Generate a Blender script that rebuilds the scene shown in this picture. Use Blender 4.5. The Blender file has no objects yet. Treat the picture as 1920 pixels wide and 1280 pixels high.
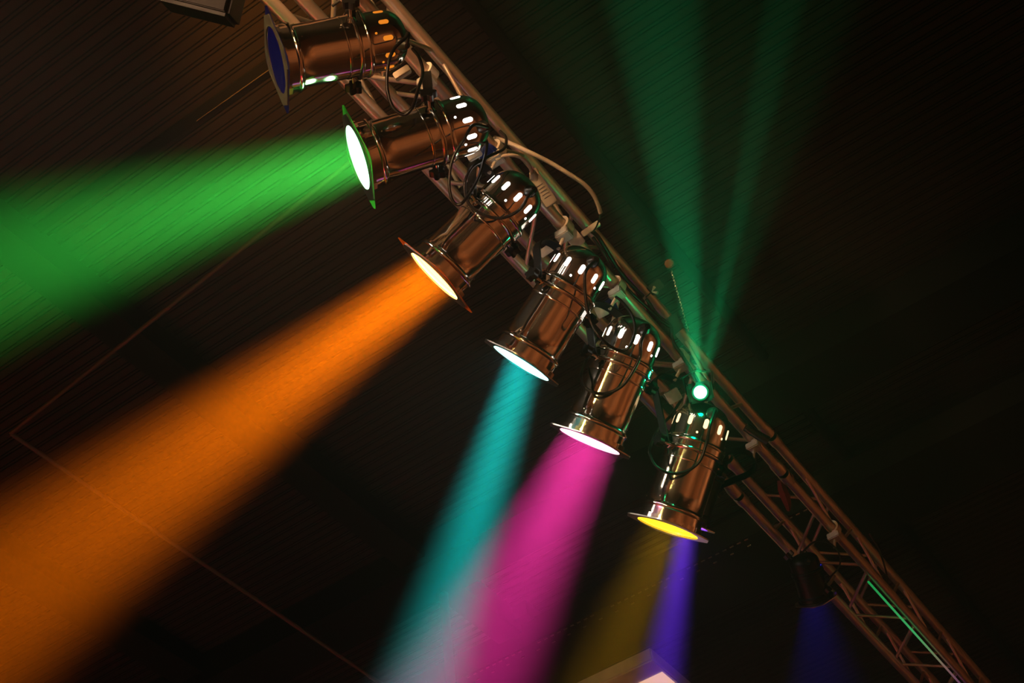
import bpy, bmesh, math, random
from mathutils import Vector, Matrix
random.seed(7)
S = bpy.context.scene
COL = S.collection
PI = math.pi

# ------------------------------------------------------------------ camera
F = 2667.0                      # focal length in pixels of the 1920 frame
_t = Vector((0.95123, -0.94563, -1.0)).normalized()
_bx, _by = math.cos(0.52694), math.sin(0.52694)
_b = Vector((_bx, _by, -(_bx*_t.x + _by*_t.y)/_t.z)).normalized()
_n = _b.cross(_t)
ROT = Matrix(((_b.x, _b.y, _b.z), (_t.x, _t.y, _t.z), (_n.x, _n.y, _n.z)))   # camera coords -> world
EYE = Vector((0.0, 0.0, 1.7))
cam = bpy.data.cameras.new('camera'); cam.sensor_width = 36.0; cam.lens = F/1920*36.0
cam.clip_end = 200
co = bpy.data.objects.new('camera', cam); COL.objects.link(co)
co.matrix_world = Matrix.Translation(EYE) @ ROT.to_4x4()
S.camera = co

def ray(px, py):
    return ROT @ Vector(((px-960)/F, -(py-640)/F, -1.0))
def W(px, py, depth):
    return EYE + ray(px, py)*depth
def on_z(px, py, z):
    r = ray(px, py); return EYE + r*((z-EYE.z)/r.z)
def depth_of(p):
    return -(ROT.transposed() @ (Vector(p)-EYE)).z
def pix(p):
    c = ROT.transposed() @ (Vector(p)-EYE)
    return (960+F*c.x/-c.z, 640-F*c.y/-c.z)

# ------------------------------------------------------------------ world, haze, exposure
S.view_settings.view_transform = 'Standard'; S.view_settings.look = 'None'
S.view_settings.gamma = 1.0; S.view_settings.use_curve_mapping = False
S.view_settings.exposure = 0.0
S.cycles.max_bounces = 6; S.cycles.diffuse_bounces = 2; S.cycles.glossy_bounces = 4
S.cycles.volume_bounces = 0; S.cycles.transmission_bounces = 4; S.cycles.transparent_max_bounces = 6
S.cycles.use_denoising = True
S.cycles.sample_clamp_indirect = 4.0
HAZE = 0.022
wd = bpy.data.worlds.new('hall_air'); S.world = wd; wd.use_nodes = True
nt = wd.node_tree; nt.nodes.clear()
wo = nt.nodes.new('ShaderNodeOutputWorld')
bg = nt.nodes.new('ShaderNodeBackground'); bg.inputs[0].default_value = (0.02, 0.012, 0.006, 1); bg.inputs[1].default_value = 0.1
vs = nt.nodes.new('ShaderNodeVolumeScatter'); vs.inputs['Color'].default_value = (1, 1, 1, 1)
vs.inputs['Density'].default_value = HAZE; vs.inputs['Anisotropy'].default_value = 0.55
nt.links.new(bg.outputs[0], wo.inputs['Surface']); nt.links.new(vs.outputs[0], wo.inputs['Volume'])

def light(name, kind, loc, to, power, color, **kw):
    l = bpy.data.lights.new(name, kind); l.energy = power; l.color = color
    for k, v in kw.items(): setattr(l, k, v)
    o = bpy.data.objects.new(name, l); COL.objects.link(o)
    loc = Vector(loc); o.location = loc
    o.rotation_euler = (Vector(to)-loc).to_track_quat('-Z', 'Y').to_euler()
    return o
WARM = (1.0, 0.62, 0.30)
RYB = -9.0
TX, TZ = -1.676, EYE.z+4.324     # bottom left chord of the truss
# added unseen fills that light the brown floor and walls the chrome reflects
for hx_, hy_ in ((3.5, -4.5), (-4.0, -4.5), (5.0, 2.0), (-7.5, 0.5), (0.0, -3.0), (7.5, 7.5), (8.0, -1.0), (7.0, 13.5), (1.0, 14.0)):
    light('floor_fill', 'AREA', (hx_, hy_, 3.3), (hx_, hy_, 0), 38, WARM, shape='DISK', size=0.7, spread=2.6)
light('wall_fill', 'AREA', (7.0, 8.0, 2.2), (11, 9.0, 4.5), 140, WARM, shape='DISK', size=0.7, spread=2.6)  # added unseen fills on the right wall, for the cans to mirror
light('wall_fill', 'AREA', (7.5, 15.5, 2.2), (11, 15.5, 2.6), 160, WARM, shape='DISK', size=0.7, spread=2.6)
# lamps above and behind that shine on the truss
light('ceiling_flood', 'AREA', (-4.3, -0.6, 7.1), (TX, 3.4, TZ-0.3), 3.5, (1.0, 0.84, 0.66), shape='RECTANGLE', size=0.5, size_y=1.3, spread=0.5)
light('wall_flood', 'AREA', (-1.75, RYB+0.15, 4.4), (TX, 3.6, TZ), 9, (1.0, 0.78, 0.22), shape='RECTANGLE', size=0.35, size_y=2.4, spread=0.45)
light('stage_spot', 'SPOT', W(190, -400, 6.2), (TX+0.1, 3.1, TZ), 2600, (1.0, 0.56, 0.26), spot_size=0.62, spot_blend=1.0, shadow_soft_size=0.08)
light('stage_spot', 'SPOT', W(330, -480, 4.1), (TX+0.1, 2.9, TZ), 190, (1.0, 0.48, 0.20), spot_size=1.0, spot_blend=1.0, shadow_soft_size=0.08)
light('stage_spot', 'SPOT', (-1.9, -4.2, 2.6), (TX+0.1, 3.1, TZ), 1500, (1.0, 0.52, 0.28), spot_size=0.34, spot_blend=1.0, shadow_soft_size=0.10)
light('ceiling_wash', 'SPOT', W(420, -500, 4.6), on_z(545, 130, 8.0), 800, (1.0, 0.34, 0.04), spot_size=0.55, spot_blend=1.0, shadow_soft_size=0.2)
light('ceiling_wash', 'SPOT', W(800, 1900, 8.5), on_z(860, 1300, 8.0), 1800, (1.0, 0.38, 0.38), spot_size=0.42, spot_blend=0.6, shadow_soft_size=0.3)

# ------------------------------------------------------------------ materials
def mat(name, base, rough=0.5, metal=0.0, emit=None, estr=0.0, noise=0.0, nscale=8.0, bump=0.0, bscale=40.0, alpha=1.0, trans=0.0, spec=None):
    m = bpy.data.materials.new(name); m.use_nodes = True
    t = m.node_tree; b = t.nodes['Principled BSDF']
    b.inputs['Base Color'].default_value = (*base, 1); b.inputs['Roughness'].default_value = rough
    b.inputs['Metallic'].default_value = metal
    if spec is not None: b.inputs['Specular IOR Level'].default_value = spec
    if emit: b.inputs['Emission Color'].default_value = (*emit, 1); b.inputs['Emission Strength'].default_value = estr
    if alpha < 1: b.inputs['Alpha'].default_value = alpha
    if trans: b.inputs['Transmission Weight'].default_value = trans
    if noise or bump:
        tc = t.nodes.new('ShaderNodeTexCoord')
    if noise:
        n = t.nodes.new('ShaderNodeTexNoise'); n.inputs['Scale'].default_value = nscale; n.inputs['Detail'].default_value = 6
        t.links.new(tc.outputs['Object'], n.inputs['Vector'])
        r = t.nodes.new('ShaderNodeValToRGB')
        r.color_ramp.elements[0].position = 0.3; r.color_ramp.elements[1].position = 0.75
        r.color_ramp.elements[0].color = (*[c*(1-noise) for c in base], 1)
        r.color_ramp.elements[1].color = (*[min(1, c*(1+noise)) for c in base], 1)
        t.links.new(n.outputs['Fac'], r.inputs[0]); t.links.new(r.outputs[0], b.inputs['Base Color'])
    if bump:
        n2 = t.nodes.new('ShaderNodeTexNoise'); n2.inputs['Scale'].default_value = bscale; n2.inputs['Detail'].default_value = 3
        t.links.new(tc.outputs['Object'], n2.inputs['Vector'])
        bp = t.nodes.new('ShaderNodeBump'); bp.inputs['Strength'].default_value = bump; bp.inputs['Distance'].default_value = 0.01
        t.links.new(n2.outputs['Fac'], bp.inputs['Height']); t.links.new(bp.outputs[0], b.inputs['Normal'])
    return m
def emis(name, color, strength, clear=False):
    """glowing surface; clear: glowing gel that also lets light through"""
    m = bpy.data.materials.new(name); m.use_nodes = True; t = m.node_tree; t.nodes.clear()
    o = t.nodes.new('ShaderNodeOutputMaterial'); e = t.nodes.new('ShaderNodeEmission')
    e.inputs[0].default_value = (*color, 1); e.inputs[1].default_value = strength
    if clear:
        tr = t.nodes.new('ShaderNodeBsdfTransparent'); ad = t.nodes.new('ShaderNodeAddShader')
        t.links.new(e.outputs[0], ad.inputs[0]); t.links.new(tr.outputs[0], ad.inputs[1]); t.links.new(ad.outputs[0], o.inputs[0])
    else: t.links.new(e.outputs[0], o.inputs[0])
    return m
M = {}
M['chrome'] = mat('polished_steel', (0.86, 0.80, 0.73), 0.10, 1.0, bump=0.06, bscale=9.0)
M['chrome_frame'] = mat('brushed_steel', (0.62, 0.60, 0.55), 0.28, 1.0, noise=0.2, nscale=30)
M['alu'] = mat('truss_aluminium', (0.74, 0.62, 0.50), 0.33, 0.75, noise=0.12, nscale=14, bump=0.05, bscale=60)
M['alu_block'] = mat('cast_aluminium', (0.70, 0.66, 0.56), 0.5, 0.35, noise=0.15, nscale=50)
M['black_metal'] = mat('black_painted_metal', (0.007, 0.007, 0.007), 0.42, 0.0, spec=0.3, noise=0.3, nscale=20)
M['rubber'] = mat('black_cable_rubber', (0.012, 0.011, 0.011), 0.35, noise=0.2, nscale=60)
M['knob'] = mat('black_plastic', (0.01, 0.01, 0.01), 0.3, noise=0.2, nscale=60)
M['grey_cable'] = mat('grey_cable_jacket', (0.42, 0.38, 0.30), 0.5, noise=0.1, nscale=60)
M['grey_plastic'] = mat('grey_connector_plastic', (0.36, 0.35, 0.27), 0.5, noise=0.1, nscale=40)
M['blue_plastic'] = mat('blue_connector_plastic', (0.01, 0.03, 0.22), 0.4, noise=0.1, nscale=40)
M['blue_gel'] = mat('unlit_blue_gel', (0.001, 0.002, 0.02), 0.35, emit=(0.0, 0.004, 1.0), estr=0.02, spec=0.25, bump=0.25, bscale=14)
M['slot'] = emis('lamp_glow_in_slot', (1.0, 0.93, 0.82), 6.0)
M['slot_warm'] = emis('warm_lamp_glow_in_slot', (1.0, 0.68, 0.35), 2.2)
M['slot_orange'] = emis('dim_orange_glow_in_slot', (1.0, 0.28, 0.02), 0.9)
M['red_cloth'] = mat('red_cloth', (0.16, 0.004, 0.006), 0.8, noise=0.2)

# ------------------------------------------------------------------ mesh helpers
class MB:
    def __init__(self): self.bm = bmesh.new()
    def tube(self, pts, r, seg=12, cap=True):
        pts = [Vector(p) for p in pts]; rr = r if isinstance(r, (list, tuple)) else [r]*len(pts)
        prev = None; rings = []
        for i, p in enumerate(pts):
            d = (pts[min(i+1, len(pts)-1)] - pts[max(i-1, 0)]).normalized()
            if prev is None:
                u = d.orthogonal().normalized()
            else:
                u = (prev - d*prev.dot(d))
                u = u.normalized() if u.length > 1e-6 else d.orthogonal().normalized()
            prev = u; v = d.cross(u)
            rings.append([self.bm.verts.new(p + (u*math.cos(a)+v*math.sin(a))*rr[i]) for a in [2*PI*k/seg for k in range(seg)]])
        for a, b in zip(rings, rings[1:]):
            for k in range(seg): self.bm.faces.new((a[k], a[(k+1)%seg], b[(k+1)%seg], b[k]))
        if cap:
            self.bm.faces.new(rings[0][::-1]); self.bm.faces.new(rings[-1])
        return self
    def box(self, c, X, Y, Z, bev=0.0):
        """c centre, X Y Z half-extent vectors"""
        c, X, Y, Z = map(Vector, (c, X, Y, Z)); v = []
        for sx in (-1, 1):
            for sy in (-1, 1):
                for sz in (-1, 1): v.append(self.bm.verts.new(c+X*sx+Y*sy+Z*sz))
        fs = [(0,1,3,2),(4,6,7,5),(0,4,5,1),(2,3,7,6),(0,2,6,4),(1,5,7,3)]
        ff = [self.bm.faces.new([v[i] for i in q]) for q in fs]
        if bev:
            es = list({e for f in ff for e in f.edges})
            bmesh.ops.bevel(self.bm, geom=es, offset=bev, segments=2, affect='EDGES')
        return self
    def lathe(self, prof, mtx=None, seg=64):
        """prof: (z, r) list; revolve about local z"""
        mtx = mtx or Matrix(); rings = []
        for z, r in prof:
            if r < 1e-5: rings.append([self.bm.verts.new(mtx @ Vector((0, 0, z)))])
            else: rings.append([self.bm.verts.new(mtx @ Vector((r*math.cos(2*PI*k/seg), r*math.sin(2*PI*k/seg), z))) for k in range(seg)])
        for a, b in zip(rings, rings[1:]):
            for k in range(seg):
                k2 = (k+1) % seg
                if len(a) == 1 and len(b) == 1: continue
                if len(a) == 1: self.bm.faces.new((a[0], b[k2], b[k]))
                elif len(b) == 1: self.bm.faces.new((a[k], a[k2], b[0]))
                else: self.bm.faces.new((a[k], a[k2], b[k2], b[k]))
        return self
    def prism(self, outline, mtx, z0, z1, hole=None):
        """outline: 2D points; hole: radius of round aperture with as many points"""
        n = len(outline)
        o0 = [self.bm.verts.new(mtx @ Vector((x, y, z0))) for x, y in outline]
        o1 = [self.bm.verts.new(mtx @ Vector((x, y, z1))) for x, y in outline]
        for k in range(n): self.bm.faces.new((o0[k], o0[(k+1)%n], o1[(k+1)%n], o1[k]))
        if hole:
            an = [math.atan2(y, x) for x, y in outline]
            i0 = [self.bm.verts.new(mtx @ Vector((hole*math.cos(a), hole*math.sin(a), z0))) for a in an]
            i1 = [self.bm.verts.new(mtx @ Vector((hole*math.cos(a), hole*math.sin(a), z1))) for a in an]
            for k in range(n):
                j = (k+1) % n
                self.bm.faces.new((i0[k], i1[k], i1[j], i0[j]))
                self.bm.faces.new((o0[k], i0[k], i0[j], o0[j])); self.bm.faces.new((o1[k], o1[j], i1[j], i1[k]))
        else:
            self.bm.faces.new(o0[::-1]); self.bm.faces.new(o1)
        return self
    def build(self, name, m, parent=None, smooth=True, angle=38, recalc=True):
        if recalc: bmesh.ops.recalc_face_normals(self.bm, faces=self.bm.faces)
        me = bpy.data.meshes.new(name)
        if parent is not None:
            inv = parent.matrix_world.inverted(); self.bm.transform(inv)
        self.bm.to_mesh(me); self.bm.free(); me.materials.append(m)
        if smooth:
            me.polygons.foreach_set('use_smooth', [True]*len(me.polygons))
            me.set_sharp_from_angle(angle=math.radians(angle))
        o = bpy.data.objects.new(name, me); COL.objects.link(o)
        if parent is not None:
            o.parent = parent
        return o
def tag(o, label=None, cat=None, group=None, kind=None):
    if label: o['label'] = label
    if cat: o['category'] = cat
    if group: o['group'] = group
    if kind: o['kind'] = kind
    return o
def empty(name, mtx, label, cat, group=None):
    o = bpy.data.objects.new(name, None); COL.objects.link(o); o.empty_display_size = 0.1
    o.matrix_world = mtx; bpy.context.view_layer.update()
    return tag(o, label, cat, group)
def spline(pts, n=8):
    pts = [Vector(p) for p in pts]; out = []
    P = [pts[0]*2-pts[1]] + pts + [pts[-1]*2-pts[-2]]
    for i in range(1, len(P)-2):
        a, b, c, d = P[i-1:i+3]
        for k in range(n):
            t = k/n
            out.append(0.5*((2*b)+(c-a)*t+(2*a-5*b+4*c-d)*t*t+(3*b-a-3*c+d)*t**3))
    out.append(pts[-1]); return out
def frame_at(o, z, x=None):
    """matrix with origin o, local z along z, x as near as possible to x"""
    z = Vector(z).normalized()
    x = Vector(x) if x is not None else z.orthogonal()
    x = (x - z*x.dot(z)).normalized(); y = z.cross(x)
    m = Matrix((x, y, z)).transposed().to_4x4(); m.translation = Vector(o); return m

XA, YA, ZA = Vector((1,0,0)), Vector((0,1,0)), Vector((0,0,1))
def struct(name, mb, m, **kw):
    o = mb.build(name, m, **kw); o['kind'] = 'structure'; return o

# ------------------------------------------------------------------ room shell
ZC = EYE.z + 6.1          # underside of the ceiling boards
RX0, RX1, RY0, RY1 = -15.0, 11.0, -9.0, 26.0
m_floor = mat('brown_hall_floor', (0.55, 0.20, 0.075), 0.6, noise=0.25, nscale=1.2)
m_wall = mat('dark_hall_wall', (0.30, 0.12, 0.05), 0.8, noise=0.2, nscale=2)
m_board = mat('dark_stained_ceiling_board', (0.012, 0.0085, 0.006), 0.6, spec=0.3, noise=0.25, nscale=3)
cx, cy, hx, hy = (RX0+RX1)/2, (RY0+RY1)/2, (RX1-RX0)/2, (RY1-RY0)/2
struct('floor', MB().box((cx, cy, -0.1), (hx,0,0), (0,hy,0), (0,0,0.1)), m_floor, smooth=False)
struct('wall_left', MB().box((RX0-0.1, cy, ZC/2), (0.1,0,0), (0,hy,0), (0,0,ZC/2+0.3)), m_wall, smooth=False)
struct('wall_right', MB().box((RX1+0.1, cy, ZC/2), (0.1,0,0), (0,hy,0), (0,0,ZC/2+0.3)), m_wall, smooth=False)
struct('wall_back', MB().box((cx, RY0-0.1, ZC/2), (hx,0,0), (0,0.1,0), (0,0,ZC/2+0.3)), m_wall, smooth=False)
struct('wall_front', MB().box((cx, RY1+0.1, ZC/2), (hx,0,0), (0,0.1,0), (0,0,ZC/2+0.3)), m_wall, smooth=False)
# ceiling: wide boards with a narrow raised batten between two open joints, all running across the hall
PER = 0.071
def ceiling():
    mb = MB(); bm = mb.bm; y = RY0; prof = []
    while y < RY1:
        w = PER
        prof += [(y, ZC), (y+w*0.62, ZC), (y+w*0.62, ZC+0.022), (y+w*0.73, ZC+0.022), (y+w*0.73, ZC), (y+w*0.89, ZC), (y+w*0.89, ZC+0.022), (y+w, ZC+0.022)]
        y += w
    prof.append((y, ZC))
    a = [bm.verts.new((RX0, q, z)) for q, z in prof]; b = [bm.verts.new((RX1, q, z)) for q, z in prof]
    for i in range(len(prof)-1): bm.faces.new((a[i], a[i+1], b[i+1], b[i]))
    # closed top
    t = [bm.verts.new(p) for p in ((RX0, RY0, ZC+0.3), (RX0, y, ZC+0.3), (RX1, y, ZC+0.3), (RX1, RY0, ZC+0.3))]
    bm.faces.new(t)
    return mb
struct('ceiling', ceiling(), m_board, smooth=False, recalc=False)

def along_x(px, py, z, x0=RX0, x1=RX1):   # point on height z below a pixel
    return on_z(px, py, z)
m_beam = mat('dark_painted_beam', (0.006, 0.006, 0.006), 0.9, spec=0.08, noise=0.2, nscale=3)
m_conduit = mat('pale_conduit', (0.10, 0.08, 0.055), 0.5, noise=0.1)
# beams parallel to the truss
p = on_z(600, 905, ZC-0.11)
struct('trim_1', MB().box((p.x, cy, ZC-0.09), (0.10,0,0), (0,hy,0), (0,0,0.088)), m_beam, smooth=False)
# cross beam
p = on_z(690, 1135, ZC-0.15); p2 = on_z(1000, 1240, ZC-0.15)
struct('trim_2', MB().box((cx, p.y, ZC-0.12), (hx,0,0), (0,0.19,0), (0,0,0.118)), m_beam, smooth=False)

# ------------------------------------------------------------------ the truss
SQ = 0.24
def truss(y0, y1, label, joint=True, phase=0.0):
    root = empty('lighting_truss', Matrix.Translation((TX, y0, TZ)), label, 'truss', 'sections of the aluminium box truss')
    C = {'bl': (0, 0), 'br': (SQ, 0), 'tl': (0, SQ), 'tr': (SQ, SQ)}
    P = lambda c, y: Vector((TX+C[c][0], y, TZ+C[c][1]))
    for c in C:
        MB().tube([P(c, y0), P(c, y1)], 0.025, 20).build('chord', M['alu'], root)
        for ye, s in ((y0, 1), (y1, -1)):
            # conical coupler at each end of each chord
            MB().tube([P(c, ye), P(c, ye+s*0.05), P(c, ye+s*0.075)], [0.03, 0.03, 0.0255], 20).build('coupler', M['alu'], root)
    for (a, b, ph) in (('bl', 'br', 0.0), ('tl', 'tr', 0.5), ('bl', 'tl', 0.5), ('br', 'tr', 0.0)):
        k = math.ceil((y0-phase)/0.3); L = []
        y = phase + k*0.3
        while y < y1-0.05:
            if y > y0+0.05: L.append((y, k))
            k += 1; y = phase + k*0.3
        for (ya, ka), (yb, kb) in zip(L, L[1:]):
            ca, cb = (a, b) if (ka + (1 if ph else 0)) % 2 == 0 else (b, a)
            pa, pb = P(ca, ya+0.02), P(cb, yb-0.02)
            d = (pb-pa).normalized()
            MB().tube([pa+d*0.02, pb-d*0.02], 0.0085, 10).build('brace', M['alu'], root)
    return root
truss(-0.75, 5.02, 'long aluminium box truss section carrying the six chrome spotlights', phase=0.27)
truss(5.045, 9.6, 'dim far section of aluminium truss beyond the last spotlight, receding lower right', phase=0.27)

# ------------------------------------------------------------------ the spotlights
GELS = {
 'blue':    ((0.03, 0.05, 1.0), 0.0),
 'green':   ((0.06, 1.0, 0.09), 1.0),
 'orange':  ((1.0, 0.175, 0.0), 1.0),
 'cyan':    ((0.0, 0.97, 0.90), 1.0),
 'magenta': ((1.0, 0.035, 0.38), 1.0),
 'yellow':  ((1.0, 0.50, 0.01), 1.0),
 'violet':  ((0.16, 0.03, 1.0), 1.0),
 'deep_blue': ((0.03, 0.015, 1.0), 1.0),
}
LENS = {'green': ((0.55, 1.5, 0.75), 3.0), 'orange': ((2.2, 0.95, 0.28), 2.2), 'cyan': ((0.5, 1.6, 1.6), 3.0),
        'magenta': ((2.2, 0.8, 1.3), 2.2), 'yellow': ((1.7, 1.0, 0.03), 1.0), 'violet': ((0.4, 0.1, 2.0), 2.0), 'deep_blue': ((0.1, 0.05, 2.0), 1.0)}
PROF = [(0.03,0.49),(0.0,0.50),(0.0,0.545),(0.07,0.545),(0.075,0.505),(0.20,0.50),(0.215,0.515),(0.235,0.522),(0.255,0.515),(0.27,0.49),(0.30,0.470),
        (0.5,0.466),(0.8,0.463),(0.985,0.462),(0.99,0.470),(1.003,0.474),(1.016,0.470),(1.02,0.463),(1.145,0.463),(1.155,0.49),(1.165,0.507),(1.18,0.512),(1.195,0.507),(1.205,0.497),
        (1.29,0.495),(1.30,0.505),(1.315,0.510),(1.33,0.505),(1.34,0.495),(1.365,0.49),(1.375,0.462),(1.40,0.458),(1.55,0.455),(1.66,0.452)]
DOME = [(1.66+0.34*math.sin(t*PI/2), 0.452*math.cos(t*PI/2)**0.8 if t < 1 else 0.0) for t in [k/12 for k in range(1, 13)]]
def rad_at(z):
    P = PROF + DOME
    for (z0, r0), (z1, r1) in zip(P[2:], P[3:]):
        if z0 <= z <= z1 and z1 > z0: return r0+(r1-r0)*(z-z0)/(z1-z0)
    return 0.4
def sq_outline(half, chamfer, rot, n=96):
    out = []
    for k in range(n):
        a = 2*PI*k/n; b = a-rot
        c, s = abs(math.cos(b)), abs(math.sin(b))
        r = 1/max(c/half, s/half, (c+s)/(2*half-chamfer))
        out.append((r*math.cos(a), r*math.sin(a)))
    return out
def patch(mb, mtx, D, z, az, hz, ha, off=0.004, n=10):
    """pill on the can surface: half length hz along z, half width ha across"""
    cen = []; R = rad_at(z)
    pts = []
    for k in range(2*n):
        t = PI*k/(n-0.5) if False else 2*PI*k/(2*n)
        u = ha*math.cos(t); w = ha*math.sin(t) + (hz-ha if math.sin(t) >= 0 else -(hz-ha))
        pts.append((u, w))
    def P(u, w): 
        r = (rad_at(z+w)+off)*D; a = az + u/R
        return mtx @ Vector((r*math.cos(a), r*math.sin(a), (z+w)*D))
    # strip of quads from pill rows
    rows = []
    pr = sorted(set(round(w, 5) for u, w in pts))
    for w in pr:
        us = [u for u, ww in pts if abs(ww-w) < 1e-4]
        rows.append((w, min(us), max(us)))
    prev = None
    for w, u0, u1 in rows:
        ring = [mb.bm.verts.new(P(u0+(u1-u0)*j/4, w)) for j in range(5)]
        if prev:
            for j in range(4):
                try: mb.bm.faces.new((prev[j], prev[j+1], ring[j+1], ring[j]))
                except ValueError: pass
        prev = ring
    return mb

def par_can(gel, lens_px, apex_px, pdepth, major, ratio, phase, label, slotmat, power, spread, hang, glen=1.16, cham=0.22, gelsize=1.2, body=None, bdir=None):
    q = (lens_px[0]+.58*(apex_px[0]-lens_px[0]), lens_px[1]+.58*(apex_px[1]-lens_px[1]))
    piv = W(q[0], q[1], pdepth)
    v = (piv-EYE).normalized()                        # away from the eye
    # image direction lens -> apex as a world vector perpendicular to v
    h = W(apex_px[0], apex_px[1], pdepth)-W(lens_px[0], lens_px[1], pdepth)
    h = (h - v*h.dot(v)).normalized()
    axis = (h*math.sqrt(1-ratio*ratio) + v*ratio).normalized()      # towards the dome, away from the eye
    D = major*pdepth/F*0.985
    L = (Vector(apex_px)-Vector(lens_px)).length*(piv-EYE).length/math.hypot(F, math.hypot(q[0]-960, q[1]-640))*1.0/math.sqrt(1-ratio*ratio)/1.0
    zs = L/(2.0*D)                                    # small stretch so that the can has the length seen
    o = piv - axis*(1.16*D*zs)
    pivax = axis.cross(ZA).normalized()
    m = frame_at(o, axis, pivax); mz = m @ Matrix.Diagonal((1, 1, zs, 1))
    root = empty('par_can', m, label, 'spotlight', 'black spotlights further along the truss' if body else 'chrome spotlights hung along the truss')
    cm = body or M['chrome']
    toeye = m.to_3x3().transposed() @ (-v); cam_az = math.atan2(toeye.y, toeye.x)
    # signed azimuth: positive towards image right-down
    e = v.cross(axis); e_img = W(q[0], q[1], pdepth)
    pa, pb = pix(e_img), pix(e_img+e*0.1)
    if (pb[0]-pa[0])+(pb[1]-pa[1]) < 0: e = -e
    el = m.to_3x3().transposed() @ e
    sgn = 1 if (math.atan2(el.y, el.x)-cam_az+PI) % (2*PI)-PI > 0 else -1
    AZ = lambda deg: cam_az + sgn*math.radians(deg)
    MB().lathe([(z*D, r*D) for z, r in PROF[:30]], mz, 96).build('can_body', cm, root)
    MB().lathe([(z*D, r*D) for z, r in PROF[29:]+DOME], mz, 96).build('dome_cap', cm, root)
    for k in range(11):
        az = AZ(phase+k*360/11)
        mb = MB(); patch(mb, mz, D, 1.61, az, 0.078, 0.037); mb.build('vent_slot', slotmat, root)
    for dz, da in ((1.445, phase-12), (1.50, phase+46)):
        mb = MB(); patch(mb, mz, D, dz, AZ(da), 0.0182, 0.018); mb.build('vent_hole', slotmat, root)
    for k in range(6):                                # rivets around the front lip
        az = AZ(25+k*60); r = rad_at(0.33)*D
        pc = mz @ Vector((r*math.cos(az), r*math.sin(az), 0.36*D)); nn = (m.to_3x3() @ Vector((math.cos(az), math.sin(az), 0)))
        MB().lathe([(0, 0.012*D), (0.006*D, 0.010*D), (0.009*D, 0)], frame_at(pc, nn), 10).build('rivet', cm, root)
    # gel frame, its corner along the long axis of the seen ellipse
    er = math.atan2(el.y, el.x)+PI/4
    MB().prism(sq_outline(glen*0.5*D, cham*D, er), m, -0.022*D, -0.002*D, hole=0.497*D).build('gel_frame', M['chrome_frame'] if power else M['frame_dark'], root)
    for s in (-1, 1):                                 # spring clips of the frame holder
        a = er-PI/4+s*0.55; c0 = m @ Vector((0.52*D*math.cos(a), 0.52*D*math.sin(a), 0.03*D))
        rd = m.to_3x3() @ Vector((math.cos(a), math.sin(a), 0)); tg = axis.cross(rd)
        MB().box(c0+rd*0.03*D, rd*0.012*D, tg*0.09*D, axis*0.05*D, bev=0.004*D).build('frame_clip', cm, root)
    # sheet of coloured gel held in the frame
    gc, on = GELS[gel]
    gm = M.get('gel_'+gel)
    if gm is None:
        gm = M['gel_'+gel] = mat('gel_'+gel, tuple(max(0.004, c*(0.8 if on else 0.10)) for c in gc), 0.3, trans=0.0, bump=0.2, bscale=20)
        if on: gm.node_tree.nodes['Principled BSDF'].inputs['Subsurface Weight'].default_value = 0.0
    if gelsize:
        mb = MB(); out = sq_outline(gelsize*0.5*D, 0.1*D, er+0.05); mb.prism(out, m @ Matrix.Translation((0, 0, 0.0)), -0.0015*D, 0.0015*D, hole=0.499*D)
        mb.build('gel_sheet', gm, root)
    if on:
        lm = M.get('lens_'+gel) or emis('lens_glow_'+gel, *LENS[gel], clear=True); M['lens_'+gel] = lm
        MB().lathe([(0.004*D, 0.0), (0.004*D, 0.2*D), (0.004*D, 0.494*D), (0.012*D, 0.494*D)], m, 64).build('lit_lens', lm, root)
    else:
        MB().lathe([(0.0+0.05*D, 0.0), (0.045*D, 0.2*D), (0.03*D, 0.35*D), (0.004*D, 0.494*D), (0.012*D, 0.494*D)], m, 64).build('unlit_lens', M['blue_gel'], root)
    # yoke: a bent strap from pivot to pivot over the dome, hanging from the clamp
    chord = Vector((TX+SQ, piv.y, TZ)); top = chord + Vector((hang, 0, -0.10))
    up = (top-piv).normalized(); H = (top-piv).length
    px_ = (pivax - up*pivax.dot(up)).normalized(); wn = px_.cross(up)
    rr = 0.555*D; pts = []
    arm = H-rr*0.9
    for s in (-1.0, -0.6, -0.2, 0.2, 0.6, 0.999): pts.append((-rr, (s*0.5+0.5)*arm))
    for k in range(1, 12):
        a = PI-PI*k/12; pts.append((rr*math.cos(a), arm+0.9*rr*math.sin(a)))
    pts += [(x*-1, y) for x, y in [(-rr, (s*0.5+0.5)*arm) for s in (0.999, 0.6, 0.2, -0.2, -0.6, -1.0)]]
    mb = MB(); bm = mb.bm; prev = None; th = 0.0035; wd_ = 0.016
    for i, (x, y) in enumerate(pts):
        a = Vector(pts[max(i-1, 0)]); b = Vector(pts[min(i+1, len(pts)-1)]); d = (b-a).normalized(); nrm = Vector((-d.y, d.x))
        c = piv + px_*x + up*y; n3 = px_*nrm.x+up*nrm.y
        ring = [bm.verts.new(c+n3*(th*i1)+wn*(wd_*i2)) for i1, i2 in ((1,1),(1,-1),(-1,-1),(-1,1))]
        if prev:
            for k in range(4): bm.faces.new((prev[k], prev[(k+1)%4], ring[(k+1)%4], ring[k]))
        else: bm.faces.new(ring[::-1])
        prev = ring
    bm.faces.new(prev)
    mb.build('yoke', M['black_metal'], root)
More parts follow.
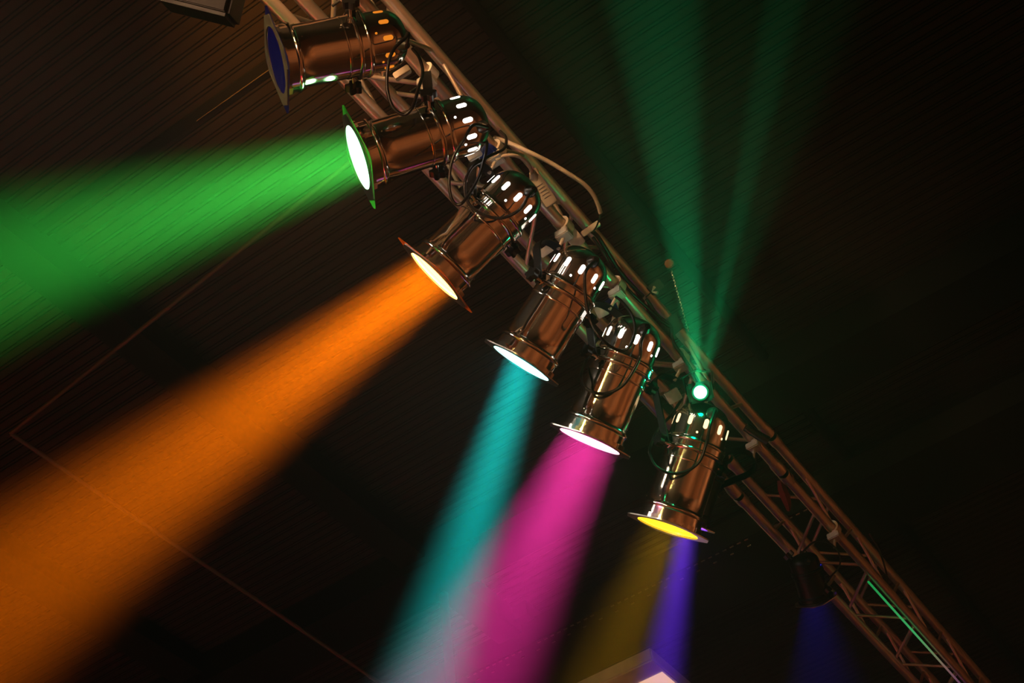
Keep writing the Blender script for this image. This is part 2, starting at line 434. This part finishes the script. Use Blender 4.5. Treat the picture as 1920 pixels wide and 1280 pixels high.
    for s in (-1, 1):
        c = piv + px_*(s*(rr+0.002)); k = frame_at(c, px_*s)
        out = [(0.024*(1+0.22*math.cos(5*2*PI*j/40))*math.cos(2*PI*j/40), 0.024*(1+0.22*math.cos(5*2*PI*j/40))*math.sin(2*PI*j/40)) for j in range(40)]
        kn = MB().prism(out, k, 0.022, 0.045).build('knob', M['knob'], root)
        MB().tube([piv+px_*(s*0.40*D), c+px_*(s*0.024)], 0.006, 12).build('pivot_bolt', cm, root)
        # side bracket riveted to the can
        MB().box(piv+px_*(s*0.505*D), px_*(s*0.012*D), up*0.035*D*2, wn*0.022*D*2, bev=0.003).build('side_bracket', cm, root)
    # hook clamp on the chord
    r_ = 0.0265
    mb = MB(); bm = mb.bm; cl = chord; prev = None
    for k in range(19):
        a = -PI*0.5 + PI*1.35*k/18
        ring = [bm.verts.new(cl+Vector((math.cos(a)*rad*1.0, yy, math.sin(a)*rad))) for rad, yy in ((r_, -0.022), (r_+0.011, -0.022), (r_+0.011, 0.022), (r_, 0.022))]
        if prev:
            for j in range(4): bm.faces.new((prev[j], prev[(j+1)%4], ring[(j+1)%4], ring[j]))
        else: bm.faces.new(ring[::-1])
        prev = ring
    bm.faces.new(prev)
    mb.box(cl+Vector((-0.004, 0, -r_-0.022)), (0.030,0,0), (0,0.024,0), (0,0,0.018), bev=0.004)
    mb.build('hook_clamp', M['alu_block'], root)
    MB().tube([cl+Vector((-0.004, 0, -r_-0.03)), top+up*0.0+Vector((0,0,-0.008))], 0.007, 12).build('clamp_bolt', M['alu_block'], root)
    MB().tube([cl+Vector((-0.028, 0, -0.04)), cl+Vector((-0.075, 0.0, -0.042))], 0.005, 10).build('wing_bolt', M['black_metal'], root)
    # cable gland on the dome
    az = AZ(14); zz = 1.80; rg = rad_at(zz)*D
    gp = mz @ Vector((rg*math.cos(az), rg*math.sin(az), zz*D)); gn = (m.to_3x3() @ Vector((math.cos(az), math.sin(az), 0.35))).normalized()
    MB().lathe([(-0.01, 0.02*D/0.22), (0.004, 0.022*D/0.22), (0.02, 0.016*D/0.22), (0.032, 0.011*D/0.22), (0.034, 0)], frame_at(gp, gn), 20).build('cable_gland', M['rubber'], root)
    if power:
        nrm = -axis
        if bdir:                                       # the lamp inside is turned a little off the can's axis
            w = ROT @ Vector((bdir[0], -bdir[1], 0)); w = (w - v*w.dot(v)).normalized()
            nrm = (w*math.sqrt(1-ratio*ratio) - v*ratio).normalized()
        for pw_, ang, back, soft in power:
            light('lamp_bulb', 'SPOT', m.translation - nrm*(back*D), m.translation + nrm*5, pw_, gc, spot_size=math.radians(ang), spot_blend=1.0, shadow_soft_size=soft*D)
    return dict(m=m, D=D, piv=piv, axis=axis, gland=gp+gn*0.03, v=v, depth=pdepth)
M['frame_dark'] = mat('dull_green_grey_frame', (0.10, 0.105, 0.075), 0.55, noise=0.2, nscale=30)
PW = 12000
cans = []
cans.append(par_can('blue', (522,112), (760,68), 4.47, 127, 0.25, -3, 'unlit chrome spotlight with dark blue lens, first at the upper left', M['slot_orange'], 0, 0, 0.0, gelsize=1.22))
cans.append(par_can('green', (675,294), (911,222), 4.73, 125, 0.25, -7, 'chrome spotlight throwing a bright green beam to the left', M['slot'], ((PW*1.4, 22, 1.05, 0.35),), 0, 0.0, gelsize=1.24))
cans.append(par_can('orange', (817,515), (994,340), 5.0, 123, 0.19, 5, 'chrome spotlight with orange gel throwing an orange beam', M['slot'], ((PW*4.3, 20, 1.1, 0.35),), 0, -0.04, gelsize=1.24, bdir=(-.80, .60)))
cans.append(par_can('cyan', (979,678), (1108,472), 5.27, 122, 0.17, 3, 'chrome spotlight throwing a narrow cyan beam downwards', M['slot'], ((PW*2.3, 15, 0.85, 0.3),), 0, -0.04, gelsize=0, bdir=(-.29, .957)))
cans.append(par_can('magenta', (1107,824), (1202,599), 5.45, 122, 0.17, 7, 'chrome spotlight throwing a magenta pink beam downwards', M['slot'], ((PW*2.2, 26, 1.45, 0.4),), 0, -0.05, gelsize=0, bdir=(-.45, .89)))
cans.append(par_can('yellow', (1253,986), (1328,758), 5.7, 119, 0.19, 8, 'chrome spotlight with yellow lens, last and lowest of the six', M['slot_warm'], ((PW*0.30, 20, 1.45, 0.3),), 0, -0.05, gelsize=0, bdir=(-.38, .92)))

# ------------------------------------------------------------------ two darker cans further along
def dark_can(lens_px, apex_px, depth, major, ratio, label, gel, power, bdir):
    return par_can(gel, lens_px, apex_px, depth, major, ratio, 5, label, M['black_metal'], power, 0, -0.02, gelsize=0, body=M['black_metal'], bdir=bdir)
cans.append(dark_can((1290, 980), (1340, 832), 6.5, 80, 0.10, 'black spotlight half hidden behind the lowest chrome one, throwing a violet beam', 'violet', ((PW*1.8, 14, 1.4, 0.2),), (-.17, .98)))
cans.append(dark_can((1530, 1122), (1503, 1040), 6.9, 62, -0.30, 'black spotlight with deep blue beam under the far end of the truss', 'deep_blue', ((PW*0.05, 44, 1.4, 0.2),), (.10, 1.0)))

# ------------------------------------------------------------------ cables
def C3(x, y): return (740+x/4.795, 300+y/4.795)
def C2(x, y): return (600+x/4.795, 130+y/4.795)
def C1(x, y): return (440+x/4.795, 0+y/4.795)
def C4(x, y): return (880+x/4.795, 440+y/4.795)
def C5(x, y): return (1000+x/4.795, 600+y/4.795)
def C6(x, y): return (1140+x/4.795, 740+y/4.795)
def cable(can, pts, r, label, m='rubber', start=True, name='power_cable', cat='cable', group='black cables of the spotlights'):
    c = can; P = [c['gland']] if start else []
    for (x, y), d in pts: P.append(W(x, y, c['depth']+d))
    o = MB().tube(spline(P, 8), r, 10).build(name, M[m]); tag(o, label, cat, group); return o
f = -0.16
cable(cans[0], [(C1(1560,300), -.08), (C1(1530,345), -.1), (C1(1440,430), f+.02), (C1(1385,560), f), (C1(1370,780), f), (C1(1420,960), f), (C1(1520,1030), f), (C1(1600,960), f), (C1(1650,800), -.1), (C1(1690,650), 0), (C1(1660,520), .05), (C1(1600,440), .12)], 0.0055, 'black cable looping down from the dome of the unlit blue spotlight')
cable(cans[1], [(C2(1380,500), -.13), (C2(1300,620), f), (C2(1195,800), f), (C2(1162,1000), f), (C2(1180,1150), f), (C2(1230,1215), f), (C2(1290,1190), f), (C2(1390,1040), -.1), (C2(1450,900), -.05), (C2(1500,700), 0), (C2(1485,590), .1)], 0.0052, 'black cable hanging from the dome of the green spotlight')
cable(cans[2], [(C3(1195,330), f), (C3(1160,400), f), (C3(1090,470), f), (C3(960,522), f), (C3(820,500), f), (C3(700,430), f), (C3(640,330), f), (C3(632,200), f), (C3(690,70), f), (C3(790,0), -.12), (C3(880,-50), -.06), (C3(985,-105), .0), (C3(1000,-200), .1), (C3(950,-260), .16)], 0.0055, 'black cable curling in a wide loop over the orange spotlight')
cable(cans[3], [(C4(1048,330), f), (C4(1040,500), f), (C4(1060,660), f), (C4(1100,800), f), (C4(1170,910), f-.03), (C4(1280,1010), -.02-.12), (C4(1380,1040), -.12), (C4(1450,990), -.12), (C4(1490,860), -.06), (C4(1460,720), 0), (C4(1370,600), .12), (C4(1320,560), .2)], 0.0058, 'black cable draped from the cyan spotlight across to the magenta one')
cable(cans[4], [(C5(968,200), f), (C5(960,320), f), (C5(900,450), f), (C5(800,590), f), (C5(650,660), f), (C5(520,640), f), (C5(440,570), f+.03), (C5(430,480), -.08), (C5(470,380), .05), (C5(540,220), .15), (C5(620,130), .28)], 0.0062, 'black cable looping round the body of the magenta spotlight')
cable(cans[5], [(C6(918,280), f), (C6(880,450), f), (C6(820,600), f), (C6(700,690), f), (C6(560,705), f), (C6(440,650), f), (C6(385,560), f+.04), (C6(378,480), -.06), (C6(450,310), .08), (C6(560,190), .2), (C6(650,60), .32)], 0.0062, 'black cable looping round the body of the yellow spotlight')
# grey cables and connectors on the truss near the green and orange spotlights
def free_cable(pts, r, label, m, group=None, cat='cable', name='power_cable'):
    o = MB().tube(spline([W(*p) for p in pts], 8), r, 12).build(name, M[m]); tag(o, label, cat, group); return o
free_cable([(928,258,5.45),(955,268,5.35),(990,284,5.3),(1030,304,5.3),(1065,325,5.3),(1095,345,5.32),(1112,364,5.34),(1121,383,5.36),(1126,399,5.38)], 0.0085, 'thick pale grey cable bowing out right of the truss', 'grey_cable')
free_cable([(1126,397,5.38),(1124,410,5.4),(1118,425,5.45),(1112,434,5.5)], 0.0035, 'thin black lead at the end of the grey cable', 'rubber')
free_cable([(930,300,5.2),(945,292,5.2),(962,291,5.2),(978,296,5.22),(990,307,5.25),(997,322,5.28)], 0.0065, 'short grey cable running into the grey connector', 'grey_cable')
free_cable([(1100,428,5.75),(1118,440,5.72),(1133,462,5.75),(1150,490,5.8),(1165,512,5.85),(1185,535,5.9),(1205,555,5.95)], 0.009, 'thick black cable strapped along the right side of the truss', 'rubber')
free_cable([(1112,445,5.7),(1135,480,5.75),(1152,515,5.8),(1180,545,5.85),(1212,575,5.9),(1240,602,5.95),(1255,612,5.98)], 0.007, 'second black cable running down the truss to a dark lump', 'rubber')
free_cable([(1212,560,5.95),(1232,590,5.98),(1258,612,6.0),(1262,640,6.0),(1280,668,6.0),(1300,700,6.02),(1312,722,6.05)], 0.008, 'black cable leading into the small green effect light', 'rubber')
free_cable([(1398,800,6.3),(1420,815,6.3),(1440,826,6.3)], 0.02, 'bundle of black cable tied on the truss below the laser light', 'rubber')
free_cable([(1630,1000,7.3),(1650,1035,7.3),(1662,1075,7.35),(1664,1105,7.4)], 0.005, 'faint thin cable arcing right of the far truss', 'rubber')

def px_block(px, py, depth, wx, wy, th, ang, m, name, label, cat, group=None, bev=0.003):
    """small block facing roughly the hall: wx, wy half sizes in metres, ang image angle of its long side"""
    c = W(px, py, depth); a = math.radians(ang)
    X = ROT @ Vector((math.cos(a), math.sin(a), 0)); Y = ROT @ Vector((-math.sin(a), math.cos(a), 0)); Z = ROT @ Vector((0, 0, 1))
    o = MB().box(c, X*wx, Y*wy, Z*th, bev=bev).build(name, M[m], angle=25); tag(o, label, cat, group); return o
px_block(754, 137, 4.72, 0.030, 0.012, 0.026, 32, 'alu_block', 'pipe_clamp', 'pale rectangular clamp block between the first two spotlights', 'clamp')
px_block(803, 168, 4.85, 0.024, 0.018, 0.02, -55, 'alu_block', 'pipe_clamp', 'silver clamp block just above the green spotlight', 'clamp')
px_block(888, 288, 5.0, 0.026, 0.019, 0.02, 30, 'alu_block', 'pipe_clamp', 'beige clamp block right of the green spotlight dome', 'clamp')
px_block(1262, 742, 5.9, 0.030, 0.026, 0.02, 30, 'alu_block', 'pipe_clamp', 'beige clamp block left of the green effect light', 'clamp')
px_block(1107, 429, 5.72, 0.042, 0.012, 0.03, 35, 'alu_block', 'pipe_clamp', 'ridged tan clamp on the right chord below the grey cable', 'clamp')
px_block(1073, 442, 5.55, 0.05, 0.026, 0.02, -50, 'alu_block', 'pipe_clamp', 'wide pale clamp above the cyan spotlight dome', 'clamp')
px_block(1024, 470, 5.5, 0.03, 0.016, 0.02, 35, 'alu_block', 'pipe_clamp', 'small clamp block on the middle tube above the cyan spotlight', 'clamp')
gc_ = px_block(1018, 358, 5.3, 0.062, 0.024, 0.018, -57, 'grey_plastic', 'cable_connector', 'grey box connector beside the orange spotlight dome', 'connector')
MB().tube([W(1004, 337, 5.3), W(998, 323, 5.28)], [0.021, 0.013], 16).build('strain_relief', M['grey_plastic'], None).parent = gc_
for k in range(5):
    x, y = 1011+k*3.6, 346+k*5.4
    c = W(x, y, 5.282); a = math.radians(33)
    X = ROT @ Vector((math.cos(a), math.sin(a), 0)); Y = ROT @ Vector((-math.sin(a), math.cos(a), 0)); Z = ROT @ Vector((0, 0, 1))
    MB().box(c, X*0.014, Y*0.0022, Z*0.003).build('grip_rib', M['grey_plastic'], None).parent = gc_
def blue_plug(px, py, depth, ang, label):
    c = W(px, py, depth); a = math.radians(ang)
    X = ROT @ Vector((math.cos(a), math.sin(a), 0)); Y = ROT @ Vector((-math.sin(a), math.cos(a), 0)); Z = ROT @ Vector((0, 0, 1))
    root = empty('power_plug', Matrix.Translation(c), label, 'plug', 'blue power plugs on the truss')
    MB().tube([c-X*0.035, c-X*0.01, c+X*0.012], [0.014, 0.022, 0.024], 20).build('plug_body', M['blue_plastic'], root)
    MB().tube([c+X*0.012, c+X*0.026], [0.031, 0.031], 20).build('collar', M['blue_plastic'], root)
    MB().box(c+X*0.018+Y*0.035, X*0.012, Y*0.01, Z*0.012, bev=0.002).build('lid_hinge', M['blue_plastic'], root)
    MB().tube([c-X*0.035, c-X*0.055], [0.012, 0.007], 14).build('cable_nut', M['rubber'], root)
blue_plug(912, 283, 5.08, 60, 'dark blue power plug beside the green spotlight dome')
blue_plug(1145, 572, 5.75, 130, 'dark blue power plug above the magenta spotlight dome')
px_block(1128, 583, 5.72, 0.024, 0.024, 0.01, 28, 'alu_block', 'pipe_clamp', 'pale grey clamp plate left of the lower blue plug', 'clamp')
px_block(1150, 589, 5.73, 0.014, 0.006, 0.006, -48, 'red_cloth', 'tape_strip', 'short red tape strip under the lower blue plug', 'tape')
px_block(1229, 538, 5.98, 0.022, 0.030, 0.03, -50, 'rubber', 'tape_wrap', 'black tape lump on the right chord beneath the tie', 'tape')
px_block(1258, 612, 6.05, 0.036, 0.045, 0.035, -50, 'rubber', 'tape_wrap', 'large dark tape lump above the green effect light', 'tape')
# knotted tie with two pale tails
root = empty('cable_tie', Matrix.Translation(W(1222, 547, 5.95)), 'pale cable tie with two loose tails sticking out right of the truss', 'tie')
for e in ((1227, 538), (1233, 549)):
    MB().tube([W(1222, 547, 5.95), W((1222+e[0])/2, (547+e[1])/2, 5.94), W(*e, 5.93)], [0.002, 0.004, 0.007], 6).build('tail', M['grey_cable'], root)
MB().tube([W(1222, 547, 5.95), W(1211, 557, 5.93)], 0.003, 6).build('strap', M['rubber'], root)

# ------------------------------------------------------------------ small green effect light between the spotlights
LP = W(1313, 735, 5.6)
vd = (LP-EYE).normalized(); fr = frame_at(LP, -vd, ROT @ Vector((1, 0.2, 0)))
root = empty('effect_light', Matrix.Translation(LP), 'small black effect light with glowing green lens fanning green rays upward', 'effect light')
fx = lambda x, y, z: fr @ Vector((x, y, z)); R3 = fr.to_3x3()
MB().box(fx(0, 0.0, -0.085), R3@Vector((0.05,0,0)), R3@Vector((0,0.04,0)), R3@Vector((0,0,0.07)), bev=0.008).build('housing', M['black_metal'], root)
MB().lathe([(-0.02, 0.033), (0.0, 0.033), (0.0, 0.027), (-0.008, 0.026)], fr, 40).build('lens_ring', M['black_metal'], root)
MB().lathe([(0.003, 0.0), (0.0015, 0.015), (-0.004, 0.026)], fr, 40).build('glowing_lens', emis('green_laser_lens', (0.45, 1.8, 1.1), 3.2), root)
MB().tube([fx(-0.052, 0, -0.08), fx(-0.058, 0.07, -0.08), fx(0, 0.09, -0.08), fx(0.058, 0.07, -0.08), fx(0.052, 0, -0.08)], 0.005, 8).build('bracket', M['black_metal'], root)
GL = (0.0, 1.0, 0.30)
src = LP - vd*0.035
for tx, ty, ang, pw in ((1283, 480, 17, 2600), (1368, 480, 7.5, 2200), (1415, 450, 7, 350), (1215, 480, 11, 500), (1300, 480, 60, 200)):
    light('laser_ray', 'SPOT', src, W(tx, ty, 5.58+0.00005*(735-ty)), pw*1.0, GL, spot_size=math.radians(ang), spot_blend=0.6, shadow_soft_size=0.006)
light('lens_glow', 'POINT', src, (0, 0, 0), 2.2, GL, shadow_soft_size=0.02)

# ------------------------------------------------------------------ hoist chain beside it
bot = W(1291, 622, 6.1)
hz = 0
while pix(bot+ZA*hz)[1] > 508 and hz < 3: hz += 0.01
root = empty('hoist_chain', Matrix.Translation(bot), 'thin hanging chain with an orange cap, left of the green rays', 'chain')
mb = MB(); n = int(hz/0.018)
for k in range(n):
    c = bot+ZA*(k+0.5)*hz/n; q = XA if k % 2 else YA
    mb.tube([c-ZA*0.006-q*0.003, c-ZA*0.003+q*0.002, c+ZA*0.006+q*0.003], 0.0026, 6)
mb.build('links', M['alu'], root)
cp = bot+ZA*(hz+0.05)
MB().lathe([(-0.012, 0.0), (-0.012, 0.016), (-0.004, 0.021), (0.006, 0.021), (0.012, 0.014), (0.012, 0)], frame_at(cp, (EYE-cp).normalized()), 28).build('cap', mat('orange_cap', (0.20, 0.06, 0.012), 0.6, noise=0.1), root)

# ------------------------------------------------------------------ rigging and roof details around
root = empty('speaker_box', Matrix.Translation(W(392, -35, 4.4)), 'black box loudspeaker corner poking in at the top edge', 'loudspeaker')
a = math.radians(-14); X = ROT @ Vector((math.cos(a), math.sin(a), 0)); Y = ROT @ Vector((-math.sin(a), math.cos(a), 0)); Z = ROT @ Vector((0, 0, 1))
c = W(386, -38, 4.4)
MB().box(c, X*0.115, Y*0.11, Z*0.09, bev=0.012).build('cabinet', M['black_metal'], root)
MB().box(c+Z*0.092, X*0.10, Y*0.095, Z*0.004).build('grille', M['knob'], root)
MB().tube([c+Y*0.11, c+Y*0.11+ZA*0.5], 0.012, 10).build('hanging_rod', M['black_metal'], root)

def bar(name, a, b, r, m, label, cat, seg=12, group=None):
    o = MB().tube([a, b], r, seg).build(name, m); tag(o, label, cat, group); return o
p0 = W(20, 812, 8.0); p1 = W(760, 222, 6.6)
bar('conduit_pipe', p0, p1, 0.012, m_conduit, 'thin pale pipe slanting up between the green and orange beams', 'pipe')
q = on_z(20, 812, p0.z); q2 = Vector((q.x, q.y+6.0, q.z))
bar('conduit_pipe', q, q2, 0.014, m_conduit, 'thin pale pipe crossing the orange beam towards the lower right', 'pipe')
q = on_z(219, 1161, ZC-0.15)
struct('trim_3', MB().box((q.x-0.12, cy, ZC-0.075), (0.12,0,0), (0,hy,0), (0,0,0.074)), m_beam, smooth=False)
q = on_z(940, 1150, ZC-0.1)
struct('trim_4', MB().box((q.x+0.05, q.y+3.1, ZC-0.06), (0.10,0,0), (0,3.0,0), (0,0,0.058)), m_beam, smooth=False)
q = on_z(440, 168, ZC-0.02)
struct('trim_5', MB().box((cx, q.y, ZC-0.012), (hx,0,0), (0,0.028,0), (0,0,0.011)), m_beam, smooth=False)
bar('cable_rail', Vector((on_z(372, 222, ZC).x, q.y+0.012, ZC-0.035)), Vector((on_z(560, 90, ZC).x, q.y+0.012, ZC-0.035)), 0.002, m_conduit, 'hair thin silver wire along the dark ceiling strip behind the unlit spotlight', 'wire', 6)
q = on_z(1010, 160, ZC-0.04)
bar('conduit_pipe', Vector((q.x, RY0+0.2, ZC-0.045)), Vector((q.x, RY1-0.2, ZC-0.045)), 0.035, m_beam, 'dark round duct on the ceiling right of the truss', 'pipe', 16)
q = on_z(832, 1116, ZC-0.25)
bar('drop_pole', Vector((q.x, q.y, ZC-0.24)), Vector((q.x, q.y, 3.0)), 0.032, m_beam, 'dark upright pole dropping through the magenta and cyan glow', 'pole', 16)
# riveted girder across the hall
q = on_z(1000, 1204, ZC-0.3)
root = empty('steel_girder', Matrix.Translation((0, q.y, ZC-0.3)), 'dark riveted girder crossing low in the picture behind the magenta beam', 'girder')
MB().box((cx, q.y+0.30, ZC-0.2), (hx-0.05,0,0), (0,0.30,0), (0,0,0.10)).build('girder_body', m_beam, root, smooth=False)
mb = MB()
for k in range(240):
    x = q.x-4.2+k*0.055
    if x > q.x+2.6: break
    if (k*37 % 11) in (3, 7) or 120 < k % 160 < 128: continue
    mb.box((x, q.y+0.02, ZC-0.303), (0.013,0,0), (0,0.004,0), (0,0,0.003))
for k in range(60): mb.box((q.x-6+k*0.13, q.y+0.09, ZC-0.303), (0.012,0,0), (0,0.004,0), (0,0,0.003))
rv = mb.build('rivet_row', m_conduit, root, smooth=False); rv['kind'] = 'stuff'
# warm lit panel at the bottom edge
q = on_z(1224, 1236, 7.0)
root = empty('panel_light', Matrix.Translation(q), 'flat grey panel with a warm glowing opening at the bottom edge', 'light panel')
MB().box(q+Vector((-0.75, 0.5, 0.05)), (0.75,0,0), (0,0.5,0), (0,0,0.05), bev=0.01).build('housing', mat('grey_panel_metal', (0.42, 0.38, 0.42), 0.6, noise=0.15), root)
qi = on_z(1242, 1261, 6.99); MB().box((qi.x-0.35, qi.y+0.3, 6.994), (0.35,0,0), (0,0.3,0), (0,0,0.005)).build('glowing_panel', emis('warm_panel_glow', (1.0, 0.55, 0.28), 0.95), root)
# red cloth hanging in the truss
mb = MB(); pts = [(1462,900),(1466,915),(1472,930),(1477,945),(1479,958)]
w3 = [W(x, y, 6.75) for x, y in pts]; X = ROT @ Vector((1, 0.2, 0)); prev = None
for i, p in enumerate(w3):
    h = 0.012+0.012*math.sin(i*0.9)
    ring = [mb.bm.verts.new(p-X*h+ROT@Vector((0,0,0.01*math.sin(i)))), mb.bm.verts.new(p+ROT@Vector((0,0,0.014))), mb.bm.verts.new(p+X*h), mb.bm.verts.new(p-ROT@Vector((0,0,0.006)))]
    if prev:
        for k in range(4): mb.bm.faces.new((prev[k], prev[(k+1)%4], ring[(k+1)%4], ring[k]))
    prev = ring
o = mb.build('ribbon', M['red_cloth']); tag(o, 'dark red ribbon hanging inside the far truss', 'ribbon')
# green light falling on the far truss, put in as a glowing tube
m = bpy.data.materials.new('painted_truss_light'); m.use_nodes = True; t = m.node_tree; t.nodes.clear()
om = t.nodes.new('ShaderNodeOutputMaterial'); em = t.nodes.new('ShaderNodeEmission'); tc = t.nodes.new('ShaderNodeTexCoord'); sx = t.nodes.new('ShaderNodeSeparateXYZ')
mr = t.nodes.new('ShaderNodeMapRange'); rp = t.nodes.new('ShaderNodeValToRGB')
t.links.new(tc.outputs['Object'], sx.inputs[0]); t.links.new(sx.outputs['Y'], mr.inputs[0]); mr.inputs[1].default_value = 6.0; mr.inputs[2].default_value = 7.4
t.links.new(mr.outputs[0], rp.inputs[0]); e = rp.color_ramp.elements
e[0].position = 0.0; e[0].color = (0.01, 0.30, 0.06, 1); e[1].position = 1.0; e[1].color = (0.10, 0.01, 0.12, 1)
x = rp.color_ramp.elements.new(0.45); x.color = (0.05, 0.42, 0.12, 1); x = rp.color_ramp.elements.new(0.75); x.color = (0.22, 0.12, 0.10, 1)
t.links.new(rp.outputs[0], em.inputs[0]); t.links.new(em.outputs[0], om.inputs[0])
bar('truss_light_line', Vector((TX+SQ-0.035, 6.05, TZ-0.03)), Vector((TX+SQ-0.035, 7.5, TZ-0.03)), 0.006, m, 'thin glowing line standing for green light on the far truss, lower right', 'painted light', 8)
